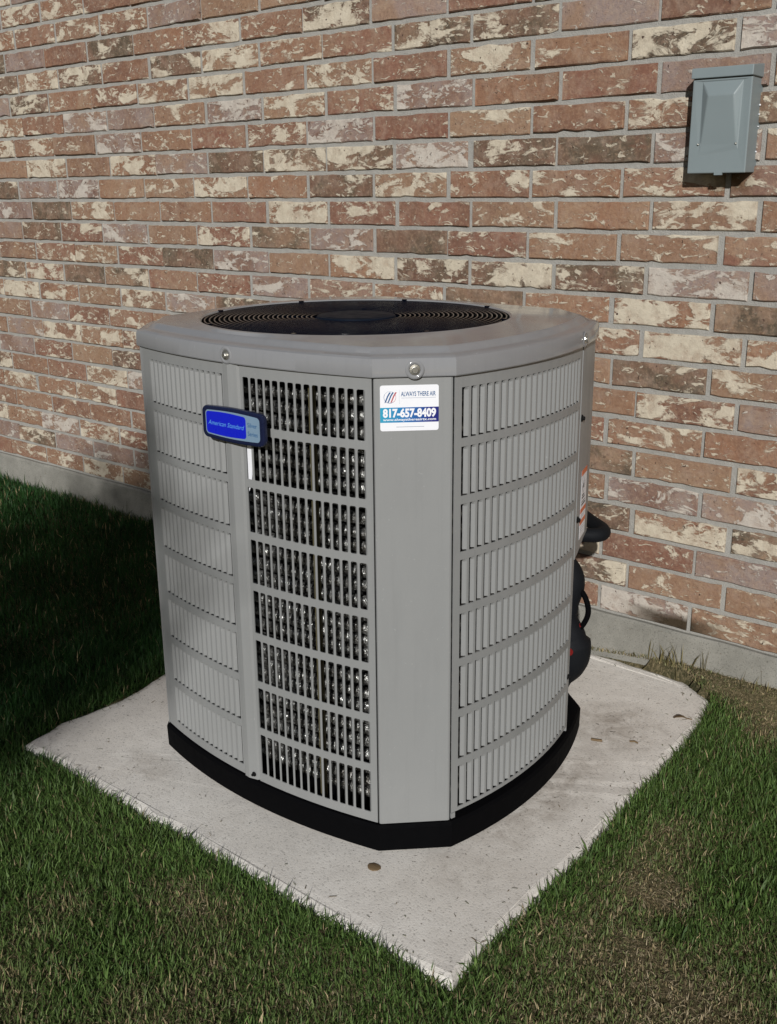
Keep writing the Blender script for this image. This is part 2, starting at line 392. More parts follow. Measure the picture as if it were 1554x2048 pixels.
for row in range(34):
    off = 0.0 if row % 2 == 0 else .315*BP
    shift = rng.normal(0, .003)
    i = math.floor((-12 - X0)/BP)
    while True:
        xa = X0 + off + shift + i*BP; i += 1
        if xa > 2.6: break
        e0, e1 = rng.normal(0, .0018, 2)
        x0, x1 = xa + JOINT/2 + e0, xa + BP - JOINT/2 + e1
        z0, z1 = row*CH + JOINT/2 + rng.normal(0, .0006), (row+1)*CH - JOINT/2 + rng.normal(0, .0006)
        c = project([((x0+x1)/2, 0, (z0+z1)/2), (x0, 0, z0), (x1, 0, z0), (x1, 0, z1), (x0, 0, z1)]) if x1 < 1.5 else None
        area = 0
        if c is not None:
            q = np.clip(c[1:], (0, 0), (1554, 2048)); a_ = q[:, 0]; b_ = q[:, 1]
            area = abs(np.dot(a_, np.roll(b_, -1)) - np.dot(b_, np.roll(a_, -1)))/2
            if np.all(inpoly(c[:, 0], c[:, 1], AC_PX)): area = 0
        bricks.append((area, x0, x1, z0, z1, tuple(rng.random(3))))
bricks.sort(key=lambda b: -b[0])
rest = MB(); rest_col = []
for k, (area, x0, x1, z0, z1, rnd) in enumerate(bricks):
    Vb, Fb = brick_geo(x0, x1, z0, z1)
    if k < 300 and area > 0:
        me = mesh('brick', Vb, Fb)
        at = me.attributes.new('brick_rand', 'FLOAT_COLOR', 'POINT'); at.data.foreach_set('color', np.tile((*rnd, 1.0), len(Vb)))
        obj('brick', me, M['brick'], wall)
    else:
        rest.add(Vb, Fb); rest_col += [(*rnd, 1.0)]*len(Vb)
me = rest.make('brickwork'); at = me.attributes.new('brick_rand', 'FLOAT_COLOR', 'POINT'); at.data.foreach_set('color', np.array(rest_col).ravel())
tag(obj('brickwork', me, M['brick'], wall), kind='stuff')

# ------------------------------------------------------------------ concrete slab
def dense(poly, step):
    out = []
    for i in range(len(poly)):
        a = np.array(poly[i]); b = np.array(poly[(i+1) % len(poly)]); k = max(1, int(np.linalg.norm(b-a)/step))
        for j in range(k): out.append(tuple(a+(b-a)*j/k))
    return out
pd = dense(PAD, .02); pc = np.mean(pd, 0)
pd = [(x+.012*(vnoise(x*3+7, y*3+1, 6)-.5)+.006*(vnoise(x+2, y+5, 40)-.5), y+.012*(vnoise(x*3+1, y*3+9, 6)-.5)+.006*(vnoise(x+8, y+3, 40)-.5)) for x, y in pd]
n = len(pd); Vp = []; 
for ins, z in ((0, -.24), (0, PADZ-.010), (.006, PADZ-.003), (.018, PADZ)):
    for x, y in pd:
        d = np.array((x, y))-pc; L = np.linalg.norm(d); q = pc + d*(1-ins/L); Vp.append((q[0], q[1], z + (.003*(vnoise(x+1, y+6, 30)-.5) if z > -.2 else 0)))
Fp = []
for r_ in range(3):
    for i in range(n): Fp.append((r_*n+i, r_*n+(i+1) % n, (r_+1)*n+(i+1) % n, (r_+1)*n+i))
Fp.append(tuple(3*n+i for i in range(n)))
slab = obj('concrete_slab', mesh('concrete_slab', Vp, Fp), M['pad'])
tag(slab, 'pale square concrete slab under the condenser with grass creeping over its edges', 'slab')

# ------------------------------------------------------------------ condenser unit
AX, AY = -1.424, -.755
ZB, ZT = -.050, .797
ac = empty('condenser_unit', (AX, AY, PADZ))
tag(ac, 'taupe louvred air conditioning condenser unit standing on the concrete slab', 'air conditioner')
FY = lambda x: -1.121 + (x+1.41)**2/2.4             # front face
SX = lambda y: -.992 - (y+.775)**2/1.64              # right face
CA, CB = Vector((-1.119, FY(-1.119), 0)), Vector((SX(-.990), -.990, 0))
FRONT = ('x', -1.737, -1.119); SIDE = ('y', -.990, -.562); SERV = ('y', -.558, -.432)
def P(face, s, out, z):
    """point on a curved face: s = plan coordinate, out = distance proud of it"""
    if face == 'x':
        d = (s+1.41)/1.2; nrm = Vector((d, -1, 0)).normalized(); b = Vector((s, FY(s), 0))
    else:
        d = -(s+.775)/.82; nrm = Vector((1, -d, 0)).normalized(); b = Vector((SX(s), s, 0))
    q = b + nrm*out; q.z = z; return q
def cbox(mbq, face, s0, s1, z0, z1, o0, o1, seg=None):
    """curved box on a face between plan coords, heights and depths"""
    seg = seg or max(1, int(abs(s1-s0)/.03)); Vq = []; Fq = []
    for i in range(seg+1):
        s_ = s0+(s1-s0)*i/seg; Vq += [P(face,s_,o1,z0), P(face,s_,o1,z1), P(face,s_,o0,z1), P(face,s_,o0,z0)]
    for i in range(seg):
        a = i*4
        for k in range(4): Fq.append((a+k, a+(k+1)%4, a+4+(k+1)%4, a+4+k)[::-1])
    Fq += [(0,1,2,3), tuple(seg*4+k for k in (3,2,1,0))]
    mbq.add(Vq, Fq)
ROW_T, ROW_P, SLOT_H, NROW = .776, .1027, .0878, 8
rows = [(ROW_T-i*ROW_P-SLOT_H, ROW_T-i*ROW_P) for i in range(NROW)]
TH = .0022
def frame_panel(mbq, face, a, b, s0, s1, n, web, zb, zt):
    """sheet from a to b pierced by n slots per row between s0 and s1"""
    pit = (s1-s0)/n
    cbox(mbq, face, a, s0, zb, zt, -TH, 0); cbox(mbq, face, s1, b, zb, zt, -TH, 0)
    edges = [zt] + [z for r_ in rows for z in (r_[1], r_[0])] + [zb]
    for i in range(0, len(edges), 2): cbox(mbq, face, s0, s1, edges[i+1], edges[i], -TH, 0)
    return [(s0+i*pit+web/2*(0 if i == 0 else 1), s0+(i+1)*pit-web/2*(0 if i == n-1 else 1)) for i in range(n)]
# --- front panel: left half louvred, right half open slots
front = None
mbq = MB(); slL = frame_panel(mbq, 'x', -1.737, -1.446, -1.702, -1.4505, 15, .0046, ZB, ZT)
front = obj('front_panel', mbq.make('front_panel'), M['paint'], ac)
def slat_prof(a, b, hinge_low, depth):
    cover = .43 if hinge_low else .425-.05*(b+.97)/.40            # how far the slat reaches across its slot
    """cross-section (plan coord, depth) of a slat cut on three sides and bent inwards about one edge"""
    h, tp = (a, b) if hinge_low else (b, a)
    return [(h, 0.0), (h+(tp-h)*.10, -depth*.07), (h+(tp-h)*cover*.6, -depth*cover*.55), (h+(tp-h)*cover, -depth*cover)]
def slat(mbq, face, a, b, z0, z1, hinge_low, depth, open_=False):
    prof = [(b, 0.0), (b+(a-b)*.12, -depth*.12), (b+(a-b)*.28, -depth*.28)] if open_ else slat_prof(a, b, hinge_low, depth)
    zz = [z0+(.0004 if open_ else .0022), z1-.0055, z1-.0004]; kk = [1, 1, 1 if open_ else .12]; Vq = []; Fq = []; m = len(prof)
    for z, k in zip(zz, kk):
        for (s_, o_) in prof: Vq.append(P(face, s_, o_*k-.0002, z))
        for (s_, o_) in prof: Vq.append(P(face, s_, o_*k-(.0008 if open_ else .0013), z))
    for l in range(2):
        A = l*2*m; B = A+2*m
        for i in range(m-1):
            Fq.append((A+i, A+i+1, B+i+1, B+i)); Fq.append((A+m+i+1, A+m+i, B+m+i, B+m+i+1))
        Fq.append((A+m-1, A+2*m-1, B+2*m-1, B+m-1)); Fq.append((A+m, A, B, B+m))
    for i in range(m-1): Fq.append((i+1, i, m+i, m+i+1))
    mbq.add(Vq, Fq)
def webs(face, sl, parent, name):
    """upright bars of the open half: web plus the slat folded in edge-on behind it"""
    for (z0, z1) in rows:
        for i in range(len(sl)):
            m_ = MB()
            if i < len(sl)-1: cbox(m_, face, sl[i][1], sl[i+1][0], z0, z1, -.0012, -.0001, 1)
            slat(m_, face, sl[i][0], sl[i][1], z0, z1, False, .0130, True)
            obj(name, m_.make(name), M['paint'], parent)
def louvre_row(face, sl, parent, hinge_low, depth):
    for (z0, z1) in rows:
        for (a, b) in sl:
            m_ = MB(); slat(m_, face, a, b, z0, z1, hinge_low, depth); obj('louvre', m_.make('louvre'), M['paint'], parent, False)
# webs of a louvred sheet are joined with it (too thin to pick apart)
def join_webs(face, sl, name, parent):
    m_ = MB()
    for (z0, z1) in rows:
        for i in range(len(sl)-1): cbox(m_, face, sl[i][1], sl[i+1][0], z0, z1, -TH, -.0001, 1)
    return obj(name, m_.make(name), M['paint'], parent)
join_webs('x', slL, 'slot_web', front)
louvre_row('x', slL, front, True, .0112)
mbq = MB(); slG = frame_panel(mbq, 'x', -1.402, -1.1205, -1.396, -1.133, 15, .0042, ZB, ZT)
grille = obj('open_grille', mbq.make('open_grille'), M['paint'], ac)
webs('x', slG, grille, 'grille_bar')
# rounded slot ends
m_ = MB()
for (z0, z1) in rows:
    for (a, b) in slG:
        for s_, sg in ((a, 1), (b, -1)):
            for z, zg in ((z0, 1), (z1, -1)):
                r_ = .0035; q = [P('x', s_, -.0003, z), P('x', s_+sg*r_, -.0003, z), P('x', s_+sg*r_*.3, -.0003, z+zg*r_*.3), P('x', s_, -.0003, z+zg*r_)]
                m_.add(q, [(0,1,2,3)])
tag(obj('slot_corner', m_.make('slot_corner'), M['paint'], grille), kind='stuff')
# --- centre post with its folded ridge
m_ = MB()
for s0, s1, o0, o1 in ((-1.4465,-1.4405,.0,.0045), (-1.4405,-1.428,.0045,.0058), (-1.428,-1.4085,.0058,.0012), (-1.4085,-1.4035,.0012,-.004)):
    m_.hexa([P('x',s0,-.006,ZB), P('x',s1,-.006,ZB), P('x',s1,o1,ZB), P('x',s0,o0,ZB), P('x',s0,-.006,ZT), P('x',s1,-.006,ZT), P('x',s1,o1,ZT), P('x',s0,o0,ZT)])
obj('centre_post', m_.make('centre_post'), M['paint'], ac)
m_ = MB()
for s0 in (-1.7395,): m_.hexa([P('x',s0-.004,-.004,ZB), P('x',s0,-.004,ZB), P('x',s0,.003,ZB), P('x',s0-.004,.001,ZB), P('x',s0-.004,-.004,ZT), P('x',s0,-.004,ZT), P('x',s0,.003,ZT), P('x',s0-.004,.001,ZT)])
obj('edge_lip', m_.make('edge_lip'), M['paint'], ac)
# --- front corner panel: a flat folded sheet with soft vertical edges
ce = (CB-CA).normalized(); cn = Vector((ce.y, -ce.x, 0)); CW = (CB-CA).length
prof = [(.0016, -.012), (.0016, -.003), (.0030, -.0003), (.0060, .0008), (CW-.0060, .0008), (CW-.0030, -.0003), (CW-.0016, -.003), (CW-.0016, -.012)]
Vq = []
for z in (ZB-.002, ZT-.001):
    for s_, o_ in prof: q = CA + ce*s_ + cn*o_; Vq.append((q.x, q.y, z))
m = len(prof); Fq = [(i, i+1, m+i+1, m+i) for i in range(m-1)] + [tuple(range(m))[::-1], tuple(range(m, 2*m))]
corner = obj('corner_panel', mesh('corner_panel', Vq, Fq), M['paint'], ac)
# --- right panel
mbq = MB(); slS = frame_panel(mbq, 'y', -.9885, -.5605, -.974, -.5735, 22, .0050, ZB+.012, ZT)
side = obj('side_panel', mbq.make('side_panel'), M['paint'], ac)
join_webs('y', slS, 'slot_web', side)
louvre_row('y', slS, side, False, .0112)
m_ = MB(); m_.hexa([P('y',-.9885,-.003,ZB), P('y',-.980,-.003,ZB), P('y',-.980,.0005,ZB), P('y',-.9885,.0005,ZB), P('y',-.9885,-.003,ZB+.011), P('y',-.980,-.003,ZB+.011), P('y',-.980,.0005,ZB+.011), P('y',-.9885,.0005,ZB+.011)])
obj('panel_foot', m_.make('panel_foot'), M['paint'], side)
# --- service panel: plain sheet with a slanted foot, turning the rear corner
m_ = MB(); seg = 6; Vq = []; Fq = []
for i in range(seg+1):
    s_ = -.5575 + (.1255)*i/seg; zf = .350 + (.374-.350)*min(1, i/seg/.6) if i < seg*.7 else .374
    for o_, z in ((.0008, zf), (.0008, ZT-.0005), (-.0016, ZT-.0005), (-.0016, zf)): Vq.append(P('y', s_, o_, z))
for i in range(seg):
    a = i*4
    for k in range(4): Fq.append((a+k, a+(k+1)%4, a+4+(k+1)%4, a+4+k)[::-1])
E0 = P('y', -.432, 0, 0); E1 = Vector((-1.165, -.352, 0))
nn = len(Vq); q0 = E0; q1 = E1
Vq += [(q1.x, q1.y, .374), (q1.x, q1.y, ZT-.0005), (q1.x-.001, q1.y-.002, ZT-.0005), (q1.x-.001, q1.y-.002, .374)]
a = seg*4
for k in range(4): Fq.append((a+k, a+(k+1)%4, nn+(k+1)%4, nn+k)[::-1])
Fq += [(0,1,2,3), (nn+3, nn+2, nn+1, nn)]
serv = obj('service_panel', mesh('service_panel', Vq, Fq), M['paint'], ac)
m_ = MB(); cbox(m_, 'y', -.5590, -.5545, ZB, .352, -.020, -.0006, 1); obj('corner_post', m_.make('corner_post'), M['paint'], ac)
# --- sides away from the camera
LB = [(E1.x, E1.y), (-1.424, -.335), (-1.69, -.352), (-1.82, -.46), (-1.850, -.755), (-1.82, -.985), (-1.7425, FY(-1.7425))]
for i in range(len(LB)-1):
    (xa, ya), (xb, yb) = LB[i], LB[i+1]; nrm = Vector((yb-ya, -(xb-xa), 0)).normalized()*-.002
    m_ = MB(); m_.hexa([(xa,ya,ZB), (xb,yb,ZB), (xb+nrm.x,yb+nrm.y,ZB), (xa+nrm.x,ya+nrm.y,ZB), (xa,ya,ZT), (xb,yb,ZT), (xb+nrm.x,yb+nrm.y,ZT), (xa+nrm.x,ya+nrm.y,ZT)])
    obj('rear_panel', m_.make('rear_panel'), M['paint'], ac)
# --- plan outline for base, lid and coil
def outline():
    o = [(x, FY(x)) for x in np.linspace(-1.7425, -1.119, 22)]
    o += [(SX(y), y) for y in np.linspace(-.990, -.432, 20)] + LB[:-1]
    return o
OUT = outline()
def rad(th):
    d = np.array((math.cos(th), math.sin(th))); best = 0
    for i in range(len(OUT)):
        a = np.array(OUT[i])-(AX, AY); b = np.array(OUT[(i+1) % len(OUT)])-(AX, AY); e = b-a
        den = d[0]*e[1]-d[1]*e[0]
        if abs(den) < 1e-9: continue
        t = (a[0]*e[1]-a[1]*e[0])/den; u = (a[0]*d[1]-a[1]*d[0])/den
        if t > 0 and -1e-6 <= u <= 1+1e-6: best = max(best, t)
    return best
angs = sorted(set([math.atan2(y-AY, x-AX) for x, y in OUT] + list(np.linspace(-math.pi, math.pi, 120, endpoint=False))))
RAD = [rad(t) for t in angs]
def rings(prof, name, mat, parent, capb=False, smooth=False):
    """closed shell: prof = list of (outset or ('c', r), z)"""
    Vq = []; n = len(angs)
    for (o_, z) in prof:
        for t, r_ in zip(angs, RAD):
            rr = o_[1] if isinstance(o_, tuple) else r_+o_
            Vq.append((AX+rr*math.cos(t), AY+rr*math.sin(t), z))
    Fq = []
    for k in range(len(prof)-1):
        for i in range(n): Fq.append((k*n+i, k*n+(i+1) % n, (k+1)*n+(i+1) % n, (k+1)*n+i))
    if capb: Fq.append(tuple(range(n))[::-1]); Fq.append(tuple((len(prof)-1)*n+i for i in range(n)))
    return obj(name, mesh(name, Vq, Fq), mat, parent, smooth)
base = rings([(-.002, PADZ+.002), (.006, PADZ+.008), (.007, -.060), (.003, -.0535), (-.01, -.052)], 'base_pan', M['black'], ac, True)
FR = .313; FX, FYc = -1.435, -.762
lid = rings([(-.012, ZT+.0008), (.0065, ZT+.0010), (.0075, ZT+.003), (.0065, .823), (.004, .8285), (-.001, .8315), (-.014, .8325), (-.020, .8345), (-.026, .8405), (-.033, .8435), ], 'lid', M['lid'], ac, False, False)
# top plate from the lid's raised rim to the round fan opening
Vq = []; n = len(angs)
for k, z in ((0, .8435), (.5, .8455), (1, .8490), (2, .8500), (3, .8470)):
    for t, r_ in zip(angs, RAD):
        ox, oy = AX+(r_-.033)*math.cos(t), AY+(r_-.033)*math.sin(t); a = math.atan2(oy-FYc, ox-FX)
        rr = {1: FR+.010, 2: FR+.004, 3: FR, 4: FR-.004}.get(k, FR+.010); ix, iy = FX+rr*math.cos(a), FYc+rr*math.sin(a); f = min(k, 1)
        Vq.append((ox*(1-f)+ix*f, oy*(1-f)+iy*f, z))
Fq = [(k*n+i, k*n+(i+1) % n, (k+1)*n+(i+1) % n, (k+1)*n+i) for k in range(4) for i in range(n)]
top = obj('top_plate', mesh('top_plate', Vq, Fq), M['lid'], lid)
for o_ in (lid, top):
    for p_ in o_.data.polygons: p_.use_smooth = True
    o_.data.set_sharp_from_angle(angle=R(28))
# --- fan guard, motor and blades
m_ = MB(); m_.lathe([(FR-.0002, .8468), (FR-.003, .840), (FR-.006, .80), (FR-.006, .68), (FR-.002, .66)], (FX, FYc, 0), (0,0,1), 64); obj('fan_orifice', m_.make('fan_orifice'), M['dark'], ac, True)
gd = empty('fan_guard', (FX, FYc, .846)); gd.parent = ac; gd.matrix_parent_inverse = Matrix.Translation(-Vector(ac.location))
hub = MB(); hub.lathe([(.0, .004), (.07, .004), (.080, .002), (.083, -.004), (.080, -.008), (0, -.008)], (FX, FYc, .847), (0,0,1), 40)
obj('guard_hub', hub.make('guard_hub'), M['hubm'], gd)
nr = 23
for i in range(nr):
    r_ = .092 + (FR-.006-.092)*i/(nr-1); z = .8462 + .0018*math.sin(math.pi*i/nr)
    m_ = MB(); m_.tube([(FX+r_*math.cos(a), FYc+r_*math.sin(a), z) for a in np.linspace(0, 2*math.pi, 72, endpoint=False)], .0019, 6, True)
    obj('guard_ring', m_.make('guard_ring'), M['guard'], gd, True)
for i in range(8):
    a = 2*math.pi*i/8+.35; m_ = MB(); m_.tube([(FX+r_*math.cos(a), FYc+r_*math.sin(a), z) for r_, z in ((.07, .8415), (.2, .8425), (FR+.004, .8435))], .0024, 6)
    m_.box((FX+(FR-.002)*math.cos(a)-.004, FYc+(FR-.002)*math.sin(a)-.004, .8445), (FX+(FR-.002)*math.cos(a)+.004, FYc+(FR-.002)*math.sin(a)+.004, .8512))
    obj('guard_spoke', m_.make('guard_spoke'), M['guard'], gd)
m_ = MB(); m_.lathe([(0, 0), (.078, 0), (.078, .14), (.06, .15), (0, .15)], (FX, FYc, .685), (0,0,1), 28); obj('fan_motor', m_.make('fan_motor'), M['dark'], ac)
for i in range(3):
    a0 = 2*math.pi*i/3+.5; Vq = []; Fq = []
    for j in range(7):
        for k in range(7):
            r_ = .075+.215*j/6; a = a0 + (.15+.75*k/6)*(1-.25*j/6) + .25*j/6; Vq.append((FX+r_*math.cos(a), FYc+r_*math.sin(a), .775-.075*k/6+.01*j/6))
    for j in range(6):
        for k in range(6): Fq.append((j*7+k, j*7+k+1, (j+1)*7+k+1, (j+1)*7+k))
    b_ = obj('fan_blade', mesh('fan_blade', Vq, Fq), M['blade'], ac, True)
    sm = b_.modifiers.new('thick', 'SOLIDIFY'); sm.thickness = .003
# --- coil: stacked spine-fin tubes wrapped round the inside, a dark liner behind
coil = empty('coil', (AX, AY, 0)); coil.parent = ac; coil.matrix_parent_inverse = Matrix.Translation(-Vector(ac.location))
rings([(-.075, ZB+.004), (-.075, .77)], 'coil_liner', M['dark'], coil)
npz = 30; ang2 = np.linspace(-math.pi, math.pi, 150, endpoint=False); R2 = [rad(t) for t in ang2]
for i in range(npz):
    z = -.012 + i*.0262; m_ = MB(); wob = rng.normal(0, .0012, len(ang2))
    pts = [(AX+(r_-.042+w_)*math.cos(t), AY+(r_-.042+w_)*math.sin(t), z+.003*math.sin(3*t+i)) for t, r_, w_ in zip(ang2, R2, wob)]
    m_.tube(pts, .0108, 8, True); obj('coil_tube', m_.make('coil_tube'), M['coil'], coil, True)
m_ = MB(); cbox(m_, 'x', -1.260, -1.247, ZB+.004, .78, -.026, -.022, 1); obj('coil_strap', m_.make('coil_strap'), M['olive'], ac)
m_ = MB(); Vq = [P('x', s_, -.006, z) for s_, z in ((-1.3985, .655), (-1.381, .650), (-1.386, .610), (-1.391, .575), (-1.3985, .560))]
m_.add(Vq + [v+Vector((0, .001, 0)) for v in Vq], [(0,4,3,2,1), (5,6,7,8,9)]); obj('paper_tag', m_.make('paper_tag'), M['white'], ac)
# --- lid and panel screws
def screw(o, n_, parent, mat, dimple=True, r_=.0062):
    m_ = MB(); o = Vector(o); n_ = Vector(n_).normalized()
    m_.lathe([(r_*1.5, 0), (r_*1.45, .0012), (r_*.85, .0016), (r_*.85, .0052), (r_*.7, .0062), (0, .0062)], o, n_, 12)
    s_ = obj('screw', m_.make('screw'), mat, parent)
    if dimple:
        m_ = MB(); m_.lathe([(r_*2.6, 0), (r_*2.35, .0013), (r_*2.0, .0017), (r_*1.65, .0008), (r_*1.5, 0)], o, n_, 22); obj('screw_dimple', m_.make('screw_dimple'), M['lid'], parent, True)
screw(P('x', -1.428, .0070, .8125), P('x', -1.428, 1, 0)-P('x', -1.428, 0, 0), lid, M['screw'])
q = CA + ce*(CW*.51) + cn*.0092; screw((q.x, q.y, .8105), cn, lid, M['screw'])
screw(P('y', -.572, .0070, .8125), P('y', -.572, 1, 0)-P('y', -.572, 0, 0), lid, M['screw'])
for z in (.65, .435): screw(P('y', -.548, .0009, z), P('y', -.548, 1, 0)-P('y', -.548, 0, 0), serv, M['dark'], False, .005)
screw(P('y', -.566, .0002, .085), P('y', -.566, 1, 0)-P('y', -.566, 0, 0), side, M['dark'], False, .004)
screw(P('x', -1.415, .004, -.038), P('x', -1.415, 1, 0)-P('x', -1.415, 0, 0), ac, M['dark'], False, .0035)

# ------------------------------------------------------------------ flat print helpers
def on_plane(pts, o, ex, ez, n_, lift):
    return [o + ex*a + ez*b + n_*lift for a, b in pts]
def rrect(x0, y0, x1, y1, r_, k=5):
    out = []
    for cx, cy, a0 in ((x1-r_, y0+r_, -90), (x1-r_, y1-r_, 0), (x0+r_, y1-r_, 90), (x0+r_, y0+r_, 180)):
        for i in range(k+1): a = R(a0+90*i/k); out.append((cx+r_*math.cos(a), cy+r_*math.sin(a)))
    return out
def plate(name, pts2, o, ex, ez, n_, lift, thick, mat, parent):
    n = len(pts2); Vq = on_plane(pts2, o, ex, ez, n_, lift+thick) + on_plane(pts2, o, ex, ez, n_, lift)
    Fq = [tuple(range(n)), tuple(range(n, 2*n))[::-1]] + [(n+i, n+(i+1) % n, (i+1) % n, i) for i in range(n)]
    return obj(name, mesh(name, Vq, Fq), mat, parent)
def lettering(name, txt, x, y, wdt, hgt, o, ex, ez, n_, lift, mat, parent, bold=0.0, shear=0.0):
    """text as a thin mesh fitted into width x height (hgt = cap height) with its left base at x, y"""
    cu = bpy.data.curves.new('t', 'FONT'); cu.body = txt; cu.size = 1; cu.offset = bold; cu.shear = shear; cu.resolution_u = 3
    to = bpy.data.objects.new('t', cu); C.objects.link(to); bpy.context.view_layer.update()
    me = bpy.data.meshes.new_from_object(to.evaluated_get(bpy.context.evaluated_depsgraph_get()))
    bpy.data.objects.remove(to)
    co = np.zeros(len(me.vertices)*3); me.vertices.foreach_get('co', co); co = co.reshape(-1, 3)
    x0, x1 = co[:, 0].min(), co[:, 0].max(); sx = wdt/(x1-x0); sy = hgt/.70
    for v, c in zip(me.vertices, co): v.co = o + ex*(x+(c[0]-x0)*sx) + ez*(y+c[1]*sy) + n_*lift
    return obj(name, me, mat, parent)
# dealer sticker on the corner panel
so = CA + ce*.0125 + cn*.0008 + Vector((0,0,.7065)); EZ = Vector((0,0,1)); sw, sh = .0985, .0775
st = plate('sticker', rrect(0, 0, sw, sh, .004), so, ce, EZ, cn, .0002, .0004, M['white'], corner)
L0 = .00075
plate('sticker_band', [(0,.0145), (sw,.0145), (sw,.0400), (0,.0400)], so, ce, EZ, cn, L0-.0001, .0002, M['band'], st)
lettering('lettering', '817-657-8409', .0045, .0240, .0895, .0135, so, ce, EZ, cn, L0+.0004, M['white'], st, .045)
lettering('lettering', 'www.alwaysthereairtx.com', .0045, .0175, .0895, .0042, so, ce, EZ, cn, L0+.0004, M['white'], st, .02)
lettering('lettering', 'ALWAYS THERE AIR', .0350, .0590, .0585, .0075, so, ce, EZ, cn, L0, M['teal'], st, .02)
plate('sticker_rule', [(.0320,.0460), (.0324,.0460), (.0324,.0700), (.0320,.0700)], so, ce, EZ, cn, L0-.0001, .0002, M['grey'], st)
plate('fine_print', [(.0355,.0555), (.0935,.0555), (.0935,.0563), (.0355,.0563)], so, ce, EZ, cn, L0-.0001, .0001, M['grey'], st)
plate('fine_print', [(.0270,.0062), (.0740,.0062), (.0740,.0074), (.0270,.0074)], so, ce, EZ, cn, L0-.0001, .0001, M['grey'], st)
for i, mt in enumerate(('teal', 'teal', 'red')):      # emblem: slanted S strokes in a ring
    x = .0090+.0050*i; pts = [(x-.0018, .0480), (x+.0008, .0490), (x+.0050, .0590), (x+.0092, .0655), (x+.0066, .0660), (x+.0030, .0600)]
    plate('emblem_stroke', pts, so, ce, EZ, cn, L0-.0001, .0002, M[mt], st)
for r0, r1, a0, a1, mt in ((.0103,.0097,150,300,'teal'), (.0103,.0097,30,150,'grey'), (.0103,.0097,-60,30,'red')):
    A = np.radians(np.linspace(a0, a1, 12)); c0 = (.0165, .0575)
    pts = [(c0[0]+r0*math.cos(a), c0[1]+r0*math.sin(a)) for a in A] + [(c0[0]+r1*math.cos(a), c0[1]+r1*math.sin(a)) for a in A[::-1]]
    plate('emblem_arc', pts, so, ce, EZ, cn, L0-.0001, .0002, M[mt], st)
# maker's badge riding on the centre post
bo = Vector((-1.4800, -1.1375, .6600)); bx = Vector((1, 0, 0)); bn = Vector((0, -1, 0)); bw, bh = .162, .060
def bow(x0, y0, x1, y1, r_, k=8, b_=.0022):    # rounded rectangle with gently bowed long sides
    out = rrect(x0, y0, x1, y1, r_, k)
    top_ = [(x1-r_-(x1-x0-2*r_)*i/8, y1+b_*math.sin(math.pi*i/8)) for i in range(1, 8)]; bot_ = [(x0+r_+(x1-x0-2*r_)*i/8, y0-b_*math.sin(math.pi*i/8)) for i in range(1, 8)]
    return out[:2*(k+1)] + top_ + out[2*(k+1):] + bot_ if False else out[:k+1] + out[k+1:2*(k+1)] + top_ + out[2*(k+1):3*(k+1)] + out[3*(k+1):] + bot_
bd = plate('badge', bow(0, 0, bw, bh, .013), bo, bx, EZ, bn, 0, .010, M['bezel'], ac); bevel(bd.data, .003, 2)
plate('badge_face', bow(.0100, .0075, bw-.0100, bh-.0075, .008), bo, bx, EZ, bn, .0095, .0009, M['silver'], bd)
plate('badge_field', bow(.0125, .0100, .1170, bh-.0100, .006, 8, .0018), bo, bx, EZ, bn, .0100, .0009, M['blue'], bd)
lettering('lettering', 'American Standard', .0175, .0260, .0960, .0085, bo, bx, EZ, bn, .01115, M['ink'], bd, .0, .35)
lettering('lettering', 'Silver', .1215, .0330, .0240, .0080, bo, bx, EZ, bn, .0107, M['ink2'], bd, .004)
lettering('lettering', 'Series', .1215, .0175, .0250, .0080, bo, bx, EZ, bn, .0107, M['ink2'], bd, .004)
m_ = MB(); m_.box((-1.450, -1.1380, .67), (-1.400, -1.122, .71)); obj('badge_clip', m_.make('badge_clip'), M['bezel'], bd)
# warning label on the service panel
lo = P('y', -.530, .0011, .385); l1 = P('y', -.4760, .0011, .385); lx = (l1-lo).normalized(); ln = Vector((lx.y, -lx.x, 0)); lw = (l1-lo).length; lh = .150
wl = plate('warning_label', [(0,0), (lw,.002), (lw,lh), (0,lh)], lo, lx, EZ, ln, .0004, .0004, M['white'], serv)
for z0, z1 in ((.138,.150), (.056,.066), (.031,.041)): plate('label_stripe', [(.0,z0), (lw,z0), (lw,z1), (.0,z1)], lo, lx, EZ, ln, .0006, .0004, M['orange'], wl)
dm = lambda r_: [(lw*.42, .117-r_*1.15), (lw*.42+r_, .117), (lw*.42, .117+r_*1.15), (lw*.42-r_, .117)]
plate('hazard_diamond', dm(.0165), lo, lx, EZ, ln, .0006, .0003, M['inkb'], wl); plate('hazard_diamond', dm(.0143), lo, lx, EZ, ln, .0008, .0003, M['white'], wl)
plate('flame_symbol', [(lw*.42-.004,.109), (lw*.42+.004,.109), (lw*.42+.006,.115), (lw*.42+.002,.120), (lw*.42+.001,.126), (lw*.42-.004,.119), (lw*.42-.006,.114)], lo, lx, EZ, ln, .0010, .0003, M['inkb'], wl)
for z, f0, f1, hh in ((.092,.22,.62,.0035), (.086,.22,.70,.0035), (.079,.15,.80,.002), (.072,.15,.85,.004), (.050,.1,.9,.0014), (.046,.1,.8,.0014), (.024,.1,.9,.0014), (.019,.1,.85,.0014), (.013,.1,.6,.0014)):
    plate('label_line', [(lw*f0,z), (lw*f1,z), (lw*f1,z+hh), (lw*f0,z+hh)], lo, lx, EZ, ln, .0006, .0003, M['inkb'] if hh > .0015 else M['grey'], wl)

